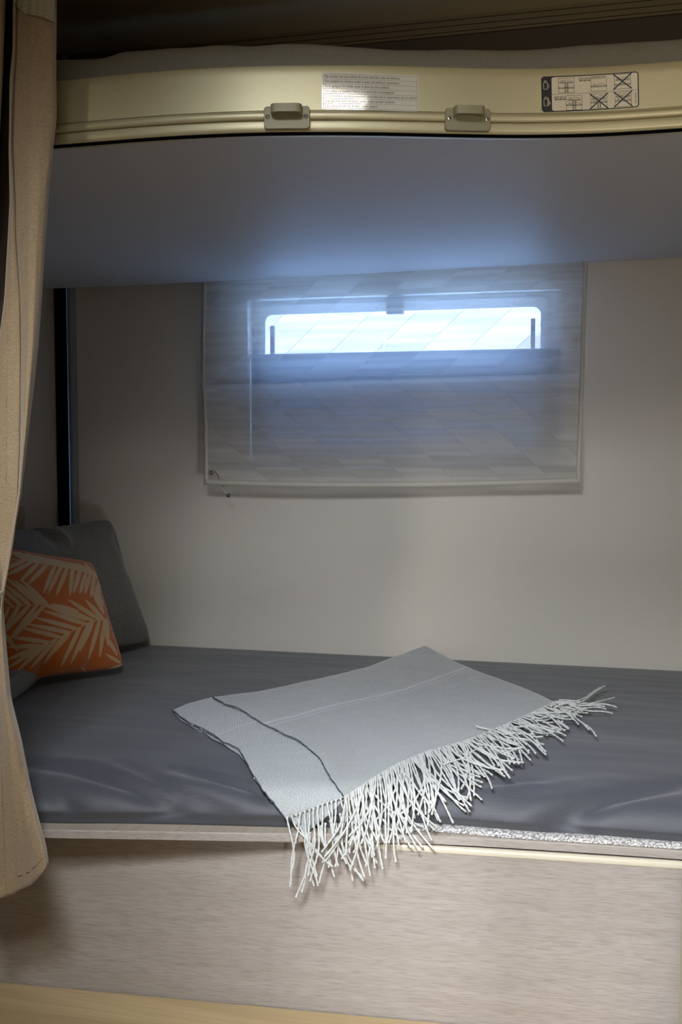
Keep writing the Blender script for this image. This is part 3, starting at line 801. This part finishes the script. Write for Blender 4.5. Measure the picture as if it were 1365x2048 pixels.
# ------------------------------------------------------------------ throw blanket
def poly_curve(pts):
    pts = [Vector((p[0], p[1])) for p in pts]; d = [0]
    for a, b in zip(pts, pts[1:]): d.append(d[-1]+(b-a).length)
    d = [q/d[-1] for q in d]
    g = np.linspace(0, 1, 201); X = np.interp(g, d, [p.x for p in pts]); Y = np.interp(g, d, [p.y for p in pts])
    k = 4; ker = np.ones(2*k+1)/(2*k+1)
    for A in (X, Y):
        e0, e1 = A[0], A[-1]; B = np.convolve(np.concatenate([2*e0-A[k:0:-1], A, 2*e1-A[-2:-k-2:-1]]), ker, 'valid'); A[:] = B
    return lambda t: Vector((float(np.interp(t, g, X)), float(np.interp(t, g, Y))))
def coons(left, right, top, bottom):
    """left/right run top->bottom, top/bottom run left->right"""
    cl_, cr_, ct_, cb_ = map(poly_curve, (left, right, top, bottom))
    def f(u, v):
        return (cl_(v)*(1-u)+cr_(v)*u+ct_(u)*(1-v)+cb_(u)*v
                - (ct_(0)*(1-u)*(1-v)+ct_(1)*u*(1-v)+cb_(0)*(1-u)*v+cb_(1)*u*v))
    return f
def cloth_patch(name, f, off, nu, nv, m, parent, su, sv, ripple=.0012, edge=True):
    P = []; UV = []
    for j in range(nv+1):
        row = []; uvr = []
        jag = 2.2*noise.noise(Vector((j*.9, off*1e4, 0)))+3*noise.noise(Vector((j*.16, off*2e4, 0)))
        for i in range(nu+1):
            u, v = i/nu, j/nv; q = f(u, v)+Vector((1, -.3))*jag*max(0, 1-u*8)*(1 if 0 < j < nv else 0); p = hit(q.x, q.y, off)
            row.append(p); uvr.append((u*su, v*sv))
        P.append(row); UV.append(uvr)
    # light smoothing then ripples
    for _ in range(3):
        Q = [r[:] for r in P]
        for j in range(1, nv):
            for i in range(1, nu): Q[j][i] = (P[j][i]*2+P[j-1][i]+P[j+1][i]+P[j][i-1]+P[j][i+1])/6
        P = Q
    for j in range(nv+1):
        for i in range(nu+1):
            p = P[j][i]; p = p+Vector((0, 0, ripple*(noise.noise(Vector((p.x*16, p.y*16, off*900)))+.5*noise.noise(Vector((p.x*45, p.y*45, off*500))))))
            P[j][i] = p
    o = grid(name, P, m, parent, UV, solid=.0018, offset=1)
    return o, P
tb = empty('throw_blanket')
seam = [(425, 1394), (448, 1407), (478, 1416), (500, 1432), (540, 1455), (580, 1473), (600, 1482), (640, 1517), (662, 1557), (690, 1595)]
fA = coons(seam, [(850, 1292), (875, 1304), (905, 1320), (950, 1340), (1000, 1358), (1060, 1380), (1112, 1405)],
           [(425, 1394), (510, 1384), (590, 1367), (660, 1352), (730, 1335), (790, 1313), (850, 1292)],
           [(690, 1595), (740, 1563), (790, 1533), (850, 1507), (930, 1485), (1000, 1457), (1060, 1430), (1112, 1405)])
bandL = [(345, 1420), (362, 1434), (390, 1451), (415, 1463), (445, 1482), (478, 1497), (490, 1520), (505, 1550), (535, 1592), (572, 1637)]
fB = coons(bandL, seam, [(345, 1420), (380, 1405), (425, 1394)], [(572, 1637), (600, 1628), (645, 1610), (690, 1595)])
fC = coons([(350, 1430), (385, 1456), (415, 1470), (448, 1492), (485, 1514), (505, 1548), (540, 1598), (590, 1648), (607, 1672)], [(440, 1400), (520, 1450), (600, 1500), (690, 1600)],
           [(350, 1430), (440, 1400)], [(607, 1672), (650, 1640), (690, 1605)])
cC, PC = cloth_patch('under_fold', fC, .0015, 50, 90, M_twB, tb, .12, .26)
cB, PB = cloth_patch('folded_border', fB, .0050, 50, 110, M_twB, tb, .06, .26)
cA, PA = cloth_patch('top_layer', fA, .0078, 150, 100, M_twA, tb, .42, .24)
# overlocked edges
for P_, nm in ((PA, 'overlock_edge'), (PB, 'overlock_edge'), (PC, 'overlock_edge')):
    bm = bmesh.new(); tube(bm, [P_[j][0]+Vector((0, 0, .0002)) for j in range(0, len(P_), 2)], .0007, 6)
    obj(nm, bm, M_twE, tb, True)
# tassels
rt = random.Random(11)
def tassel(p0, length, dpx, offb, curl, thick=1.0):
    """fall of one twisted strand: pixel walk from p0, resting on the bed or hanging past its edge"""
    pts = []; x, y = p0; ang = dpx; n = 11; w1 = rt.uniform(-.05, .05)
    for i in range(n+1):
        p = hit(x, y, offb+.0010*math.sin(i*1.3+length)+.0008*(i % 3)); pts.append(p)
        ang += w1*1.3+rt.uniform(-.10, .10)+curl*1.6*math.sin(i*.8)
        x += math.sin(ang)*length/n; y += math.cos(ang)*length/n
    # a hanging strand keeps its distance from the panel
    q = [pts[0]]
    for i in range(1, len(pts)-1): q.append((pts[i-1]+pts[i]*2+pts[i+1])/4)
    q.append(pts[-1]); return q
edgeA = poly_curve([(690, 1595), (740, 1563), (790, 1533), (850, 1507), (930, 1485), (1000, 1457), (1060, 1430), (1112, 1405)])
edgeB = poly_curve([(574, 1636), (600, 1628), (645, 1610), (690, 1595)])
edgeC = poly_curve([(610, 1672), (640, 1655), (665, 1640), (690, 1622)])
specs = []
for i in range(165):                                           # main edge
    t = (i+rt.uniform(-.2, .2))/164; p = edgeA(max(0, min(1, t)))
    ln = np.interp(t, [0, .2, .4, .6, .8, 1], [150, 172, 135, 98, 82, 80])*rt.uniform(.72, 1.12)
    an = np.interp(t, [0, .2, .4, .6, .8, 1], [.06, .12, .42, .85, 1.08, 1.25])+rt.uniform(-.15, .15)+.22*noise.noise(Vector((t*22, 3, 3)))
    specs.append((p, ln, an, .006+rt.random()*.006, rt.uniform(-.05, .05)))
for i in range(14):                                            # border edge
    t = i/13; p = edgeB(t); specs.append((p, rt.uniform(115, 175), rt.uniform(-.12, .28), .0045+rt.random()*.003, rt.uniform(-.09, .09)))
for i in range(9):
    t = i/8; p = edgeC(t); specs.append((p, rt.uniform(100, 150), rt.uniform(-.1, .3), .003+rt.random()*.002, rt.uniform(-.09, .09)))
extra = []
for k in range(10):                                            # loose loops at the right tip
    specs.append((Vector((1095+rt.uniform(0, 25), 1402+rt.uniform(-2, 14))), rt.uniform(80, 120), rt.uniform(1.35, 1.95), .007+rt.random()*.008, rt.uniform(-.16, -.02)))
for k in range(7):                                             # strands lying across the others
    t = rt.uniform(.28, .9); p = edgeA(t); specs.append((Vector((p.x, p.y+25)), rt.uniform(70, 100), rt.uniform(.9, 1.5)*rt.choice((1, 1, -1)), .011, rt.uniform(-.12, .12)))
order = sorted(range(len(specs)), key=lambda i: -specs[i][1])
small = bmesh.new()
for rank, i in enumerate(order):
    p, ln, an, ofb, cu = specs[i]
    pts = tassel((p.x, p.y-2), ln, an, ofb, cu)
    bm = small if rank >= 100 else bmesh.new()
    # two plied strands make the twist visible
    fine = []
    for a, b in zip(pts, pts[1:]): fine += [a, a.lerp(b, .34), a.lerp(b, .67)]
    fine.append(pts[-1])
    ph = rt.random()*6
    for sgn in (0, math.pi):
        tw_ = [q+Vector((math.cos(k*.95+ph+sgn)*.00046, 0, math.sin(k*.95+ph+sgn)*.00042)) for k, q in enumerate(fine)]
        tube(bm, tw_, .00094, 5)
    tube(bm, [pts[0], pts[0].lerp(pts[1], .6)], .0019, 6, .0009)
    tube(bm, [pts[-1].lerp(pts[-2], .25), pts[-1]], .0013, 5)
    if rank < 100: obj('tassel', bm, M_tassel, tb, True)
o = obj('tassel', small, M_tassel, tb, True); tag(o, kind='stuff')
tag(tb, 'folded grey twill throw with white fringe lying on the mattress', 'throw blanket')

# ------------------------------------------------------------------ pillows
def pillow(name, bl_, br, tr, tl_, T, m, n=120, pinch=.10, seed=0, nrm=None, crease=(), hi=None):
    bl_, br, tr, tl_ = map(Vector, (bl_, br, tr, tl_)); nx = (br-bl_).cross(tl_-bl_).normalized()
    if nrm is not None and nx.dot(Vector(nrm)) < 0: nx = -nx
    vs, fs = [], []
    def pt(u, v, side):
        # u, v in -1..1; edges drawn in between the corners
        uu = u*(1-pinch*(1-v*v)*1.0); vv = v*(1-pinch*(1-u*u)*1.0)
        rc = 1-.055*(abs(u*v))**7; uu *= rc; vv *= rc
        a, b = (uu+1)/2, (vv+1)/2
        p = (bl_*(1-a)+br*a)*(1-b)+(tl_*(1-a)+tr*a)*b
        e = max(0, (1-u*u)*(1-v*v)); h = T*(e**.42)*(.92+.08*math.cos(u*2))
        w_ = noise.noise(Vector((u*2.1+seed, v*2.1, seed)))*.10*T*e**.5
        rad = (abs(u)*abs(v))**2
        w_ += .09*T*math.sin(math.atan2(v, u)*9+seed)*rad*e**.5
        for (cu_, cv_, cr_, ca_) in crease: w_ += ca_*math.exp(-(((u-cu_)/cr_)**2+((v-cv_)/(cr_*2.5))**2))
        return p+nx*(side*(h)+(w_ if side > 0 else -w_))
    for side in (1, -1):
        k0 = len(vs)
        for j in range(n+1):
            for i in range(n+1):
                u = math.sin((i/n*2-1)*math.pi/2*.999); v = math.sin((j/n*2-1)*math.pi/2*.999)
                u = .5*u+.5*(i/n*2-1); v = .5*v+.5*(j/n*2-1)
                vs.append(pt(u, v, side))
        for j in range(n):
            for i in range(n):
                a = k0+j*(n+1)+i; q = (a, a+1, a+n+2, a+n+1); fs.append(q if side > 0 else q[::-1])
    o = pydata(name, vs, fs, m, None); 
    bm = bmesh.new(); bm.from_mesh(o.data); bmesh.ops.remove_doubles(bm, verts=bm.verts, dist=.0004); bmesh.ops.recalc_face_normals(bm, faces=bm.faces); bm.to_mesh(o.data); bm.free()
    for p in o.data.polygons: p.use_smooth = True
    return o
# tall grey pillow propped in the corner
gb = atZ(303, 1290, .735); gt = atY(222, 1034, 1.925)
gb = Vector((gb.x, 1.955, .736)); gb = Vector((atY(306, 1287, 1.955).x, 1.955, .738))
wv = Vector((-.10, -.36, 0))
g = pillow('pillow', gb+Vector((-.115, -.42, 0)), gb, gt, gt+Vector((-.085, -.40, .005)), .055, M_grey, 90, .075, 2.0, (1, -.3, .5), crease=((-.05, .90, .07, -.020), (.08, .84, .06, .010), (.93, .25, .07, -.006), (.9, .6, .06, -.005)))
tag(g, 'large plain grey pillow propped in the corner behind the orange pillow', 'pillow')
# small orange pillow leaning on it
ob = atZ(252, 1338, .740); ot = atY(186, 1122, 1.77)
obl = atY(-60, 1384, 1.46); otl = atY(-60, 1078, 1.53)
M_leaf = mat('orange_palm_print', hx('b4521c'), .85, sheen=.3)
og = pillow('cushion', Vector(obl), ob, ot, Vector(otl), .050, M_leaf, 420, .055, 5.0, (1, -1, .3), crease=((-.18, -.93, .10, -.014), (.45, -.95, .08, -.008)))
tag(og, 'orange cushion with beige palm leaf print leaning at the left', 'cushion')
# palm print as a colour map on the cloth
ov = 4.015
def LF(pts): return [(x/ov, 980+y/ov) for x, y in pts]
spines = [[(850, 1040), (780, 1045), (700, 1075), (620, 1112), (530, 1160), (440, 1200), (340, 1245), (250, 1290), (120, 1400)],
          [(40, 550), (240, 575), (440, 602), (620, 640), (760, 685)], [(-20, 960), (200, 920), (440, 925)]]
leaves = [((830, 1038), (685, 880)), ((795, 1038), (540, 875)), ((748, 1050), (440, 925)), ((690, 1078), (345, 965)), ((612, 1112), (275, 1022)), ((555, 1145), (212, 1075)),
 ((480, 1180), (170, 1105)), ((390, 1222), (70, 1178)), ((320, 1250), (50, 1262)), ((845, 1045), (800, 1345)), ((800, 1050), (710, 1365)), ((745, 1060), (640, 1300)), ((715, 1075), (570, 1395)),
 ((640, 1112), (490, 1420)), ((560, 1148), (380, 1350)), ((520, 1165), (350, 1400)), ((450, 1200), (240, 1440)), ((380, 1230), (130, 1460)), ((330, 1255), (50, 1440)), ((280, 1275), (40, 1370)), ((855, 1045), (870, 1260)),
 ((250, 582), (45, 690)), ((300, 595), (160, 735)), ((372, 605), (215, 765)), ((440, 612), (350, 830)), ((492, 618), (382, 835)), ((540, 628), (450, 852)), ((585, 635), (560, 852)),
 ((645, 650), (588, 830)), ((692, 665), (640, 838)), ((727, 675), (680, 838)), ((760, 690), (730, 862)), ((790, 740), (790, 900)), ((190, 570), (20, 640)),
 ((250, 572), (80, 492)), ((330, 585), (130, 497)), ((400, 595), (200, 508)), ((470, 605), (270, 525)), ((530, 618), (340, 540)), ((600, 632), (400, 552)), ((660, 648), (470, 565)), ((720, 665), (540, 578)), ((760, 680), (610, 588)), ((775, 700), (680, 590)),
 ((375, 915), (165, 715)), ((335, 912), (110, 720)), ((300, 912), (45, 700)), ((232, 915), (40, 760)), ((165, 922), (20, 790)), ((100, 930), (10, 850)),
 ((70, 945), (15, 1080)), ((150, 935), (15, 1165)), ((232, 930), (30, 1150)), ((292, 932), (60, 1225)), ((350, 935), (110, 1185)), ((370, 925), (700, 1050)), ((430, 925), (640, 975)),
 ((960, 1385), (850, 1315)), ((870, 1200), (945, 1330)), ((750, 820), (840, 1000)), ((770, 790), (830, 930)), ((700, 1470), (650, 1420)), ((820, 1480), (980, 1400)), ((230, 1500), (90, 1450)), ((-10, 1100), (150, 1300))]
me = og.data; nv_ = len(me.vertices); co = np.empty(nv_*3); me.vertices.foreach_get('co', co); co = co.reshape(-1, 3)
rel = co-np.array(CAM); dep = rel@np.array(Fv); PX = 682.5+FPX*(rel@np.array(Rv))/dep; PY = 1024-FPX*(rel@np.array(Uv))/dep
nzv = np.array([noise.noise(Vector((a*.35, b*.35, 0))) for a, b in zip(PX, PY)])
mask = np.zeros(nv_)
def segmask(a, b, wf):
    ax, ay, bx, by = *a, *b; dx, dy = bx-ax, by-ay; l = dx*dx+dy*dy
    t = np.clip(((PX-ax)*dx+(PY-ay)*dy)/l, 0, 1); d = np.hypot(PX-ax-dx*t, PY-ay-dy*t)
    return np.clip((wf(t)+nzv*.7-d)/.45+.5, 0, 1)
for sp_ in spines:
    q = LF(sp_)
    for a, b in zip(q, q[1:]): mask = np.maximum(mask, segmask(a, b, lambda t: .9+0*t))
for a, b in leaves:
    a, b = LF([a, b]); ln = math.hypot(a[0]-b[0], a[1]-b[1]); W = min(5.0, .095*ln+.7)
    mask = np.maximum(mask, segmask(a, b, lambda t: W*np.power(np.clip(np.sin(np.pi*np.clip(.12+.88*t, 0, 1)), 0, 1), .55)*(1-.25*t)))
at = me.color_attributes.new('print', 'FLOAT_COLOR', 'POINT')
c = np.ones((nv_, 4)); c[:, 0] = c[:, 1] = c[:, 2] = mask; at.data.foreach_set('color', c.ravel())
vc = N(M_leaf, 'ShaderNodeAttribute', attribute_name='print'); mx = N(M_leaf, 'ShaderNodeMixRGB')
mx.inputs[1].default_value = hx('b9611c'); mx.inputs[2].default_value = hx('c4a478')
L(M_leaf, vc.outputs['Fac'], mx.inputs[0]); L(M_leaf, mx.outputs[0], M_leaf.node_tree.nodes['Principled BSDF'].inputs['Base Color'])
weave(M_leaf, 900, .3)
# corner of another grey pillow lying underneath
a0 = atZ(66, 1392, .7345)
a0 = atZ(84, 1370, .7345); a1 = atZ(6, 1424, .7345); h_ = Vector((0, 0, .020)); dd_ = (a1-a0)*2.2
pl2 = pillow('pillow', a0+dd_+h_, a0+h_, a0+Vector((-.05, .17, .020)), a0+dd_+Vector((-.10, .17, .020)), .020, M_grey, 60, .05, 8.0, (0, 0, 1))
pl2.name = 'pillow'
tag(pl2, 'corner of a flat grey pillow lying beneath the orange cushion', 'pillow')

# small box on the left wall
b_ = boxo('wall_socket_box', (XL+.0005, 1.72, .93), (XL+.030, 1.80, 1.022), mat('beige_box', hx('8f8266'), .6), None, .003)
tag(b_, 'small beige box on the left wall above the grey pillow', 'box')

# ------------------------------------------------------------------ privacy curtain at the left
pc = empty('privacy_curtain')
#        y     xL   xF   xR
rows = [(-60,  30,  30, 116), (0, 27, 30, 113), (100, 26, 30, 112), (160, 20, 26, 112), (250, 19, 22, 113), (300, 18, 22, 107), (400, 20, 28, 98), (480, 16, 29, 92), (600, 9, 37, 84), (700, -4, 39, 77),
        (800, -14, 38, 66), (900, -20, 37, 54), (1000, -30, 33, 42), (1100, -45, 20, 22), (1180, -60, 4, 9), (1215, -70, -4, 6), (1300, -70, -12, 13), (1400, -60, -8, 22), (1500, -55, 0, 44), (1600, -50, 2, 62), (1700, -45, 6, 82), (1750, -42, 8, 92), (1797, -40, 10, 98)]
ry = [r[0] for r in rows]
def cur(k): 
    A = [r[k] for r in rows]; g = np.linspace(-60, 1797, 600); v = np.interp(g, ry, A); ker = np.ones(9)/9
    v2 = np.convolve(np.pad(v, 4, mode='edge'), ker, 'valid'); return lambda y: float(np.interp(y, g, v2))
cL, cF, cR = cur(1), cur(2), cur(3)
hemy = lambda px: float(np.interp(px, [-150, -40, 0, 25, 40, 60, 80, 97], [1812, 1806, 1798, 1790, 1780, 1772, 1752, 1730]))
NR = 180
def curtain_row(y, v):
    xl, xf, xr = cL(y), cF(y), cR(y)
    # (px, distance from the camera plane Y)
    open_ = sm(-.1, .5, 1-abs(v-.62)/.62)
    ctl = [(xl+4, 1.052), (xl+1.5, 1.050), (xl, 1.042), (xl+2, 1.034),
           ((xl*.5+xf*.5)+1, 1.030), (xf+1, 1.033), (xf+2.5, 1.0395-.004*sm(.5, .7, v)), (xf+5, 1.034), (xf*.6+xr*.4+2, 1.026), (xf*.3+xr*.7, 1.027), (xr-6, 1.034), (xr-1.5, 1.044), (xr, 1.052), (xr-3, 1.062), (xr-16, 1.070), (xr-50, 1.074)]
    return ctl
def resample(ctl, n):
    d = [0]
    for a, b in zip(ctl, ctl[1:]): d.append(d[-1]+math.hypot(b[0]-a[0], (b[1]-a[1])*1000))
    d = np.array(d)/d[-1]; g = np.linspace(0, 1, n); X = np.interp(g, np.linspace(0, 1, len(ctl)), [a[0] for a in ctl]); Y = np.interp(g, np.linspace(0, 1, len(ctl)), [a[1] for a in ctl])
    ker = np.array([1, 2, 3, 2, 1])/9
    Y = np.convolve(np.pad(Y, 2, mode='edge'), ker, 'valid'); X = np.convolve(np.pad(X, 2, mode='edge'), ker, 'valid')
    return X, Y
P = []
for i in range(NR+1):
    v = i/NR; y = -60+v*1857
    X, Yd = resample(curtain_row(y, v), 150); row = []
    for x, yd in zip(X, Yd):
        yy = -60+(hemy(x)+60)*v
        yd2 = yd+.003*noise.noise(Vector((x*.02, yy*.006, 1)))+.0012*noise.noise(Vector((x*.08, yy*.02, 5)))
        # gathered wrinkles round the tie-back height
        yd2 += .004*math.exp(-((yy-1200)/60)**2)*math.sin(x*.35)
        yd2 += .010*sm(.75, 1, v)*math.sin(x*.045)
        row.append(atY(x, yy, yd2))
    P.append(row)
cp = grid('curtain_panel', P, M_curt, pc, solid=.0010)
# dark lining behind the front fold and the outer return fold at the frame edge
Q = []; Q2 = []
for i in range(91):
    yy = -60+i*1840/90
    Q.append([atY(x, min(yy, hemy(0)-15), 1.071+.006*math.sin(x*.06)+.003*math.sin(x*.11+yy*.004)) for x in np.linspace(-1000, min(32, cR(min(yy, 1797))-9), 90)])
    xs_ = float(np.interp(yy, [-60, 0, 150, 300, 420, 650, 1800], [12, 10, 5, -3, -12, -60, -80]))
    Q2.append([atY(xs_-a, yy, 1.036+b) for a, b in ((2, .016), (0, .006), (2, 0), (10, -.003), (30, .002), (70, .010), (120, .012), (200, .0), (300, .014), (420, .0), (560, .014), (700, 0), (860, .010))])
M_lin = noisemat('dark_brown_lining', hx('2a1d14'), hx('33251a'), (300, 300, 900), .9)
tag(grid('lining', Q, M_lin, pc, solid=.0008), 'dark brown lining')
grid('return_fold', Q2, M_curt, pc, solid=.0010)
# header tape across the top, stitched seam and hem
def on_curtain(px, py):
    v = (py+60)/(hemy(px)+60); i = min(NR, max(0, int(round(v*NR)))); best = None
    for k, p in enumerate(P[i]):
        
        q = proj(p)
        if best is None or abs(q[0]-px) < best[0]: 
            if k < 120: best = (abs(q[0]-px), p)
    return best[1]
T0 = []; T1 = []; T2 = []
for px in range(30, 113, 3):
    t = (px-30)/83
    lo_y = float(np.interp(px, [30, 36, 50, 60, 80, 100, 113], [4, 16, 27, 29, 33, 40, 46]))
    for k, yy in enumerate((-50, lo_y*.5-10, lo_y)):
        p = on_curtain(px, yy); q = atY(px, yy, p.y-.0035-.0012*math.sin(px*.4+k)); (T0, T1, T2)[k].append(q)
tp = grid('header_tape', [T0, T1, T2], M_tape, pc, solid=.0012)
tag(tp, 'pale header tape')
bm = bmesh.new()
for y in range(600, 1000, 9):
    px = cL(y)*.0+15-(y-600)*.004; a = on_curtain(px, y); b = on_curtain(px, y+5)
    if abs(a.y-b.y) < .01: tube(bm, [Vector((a.x, a.y-.0015, a.z)), Vector((b.x, b.y-.0015, b.z))], .00035, 4)
obj('seam_stitching', bm, M_thread, pc, True)
bm = bmesh.new()
for k in range(34):
    x0 = -5+k*2.9; y0_ = hemy(x0)-26; y1_ = hemy(x0+1.8)-26; a = on_curtain(x0, y0_); b = on_curtain(x0+1.8, y1_)
    if abs(a.y-b.y) < .01: tube(bm, [Vector((a.x, a.y-.0015, a.z)), Vector((b.x, b.y-.0015, b.z))], .00035, 4)
obj('hem_stitching', bm, M_thread, pc, True)
bm = bmesh.new()
tube(bm, [atY(-60, 1196, 1.020), atY(-20, 1190, 1.018), atY(2, 1184, 1.022), atY(9, 1180, 1.040), atY(8, 1186, 1.064)], .0012, 8)
tube(bm, [atY(-60, 1203, 1.018), atY(-20, 1200, 1.016), atY(0, 1194, 1.020)], .0010, 8)
tag(obj('tie_cord', bm, M_tape, pc, True), 'pale tie cord')
tag(pc, 'tan linen privacy curtain gathered at the left of the bunks', 'curtain')
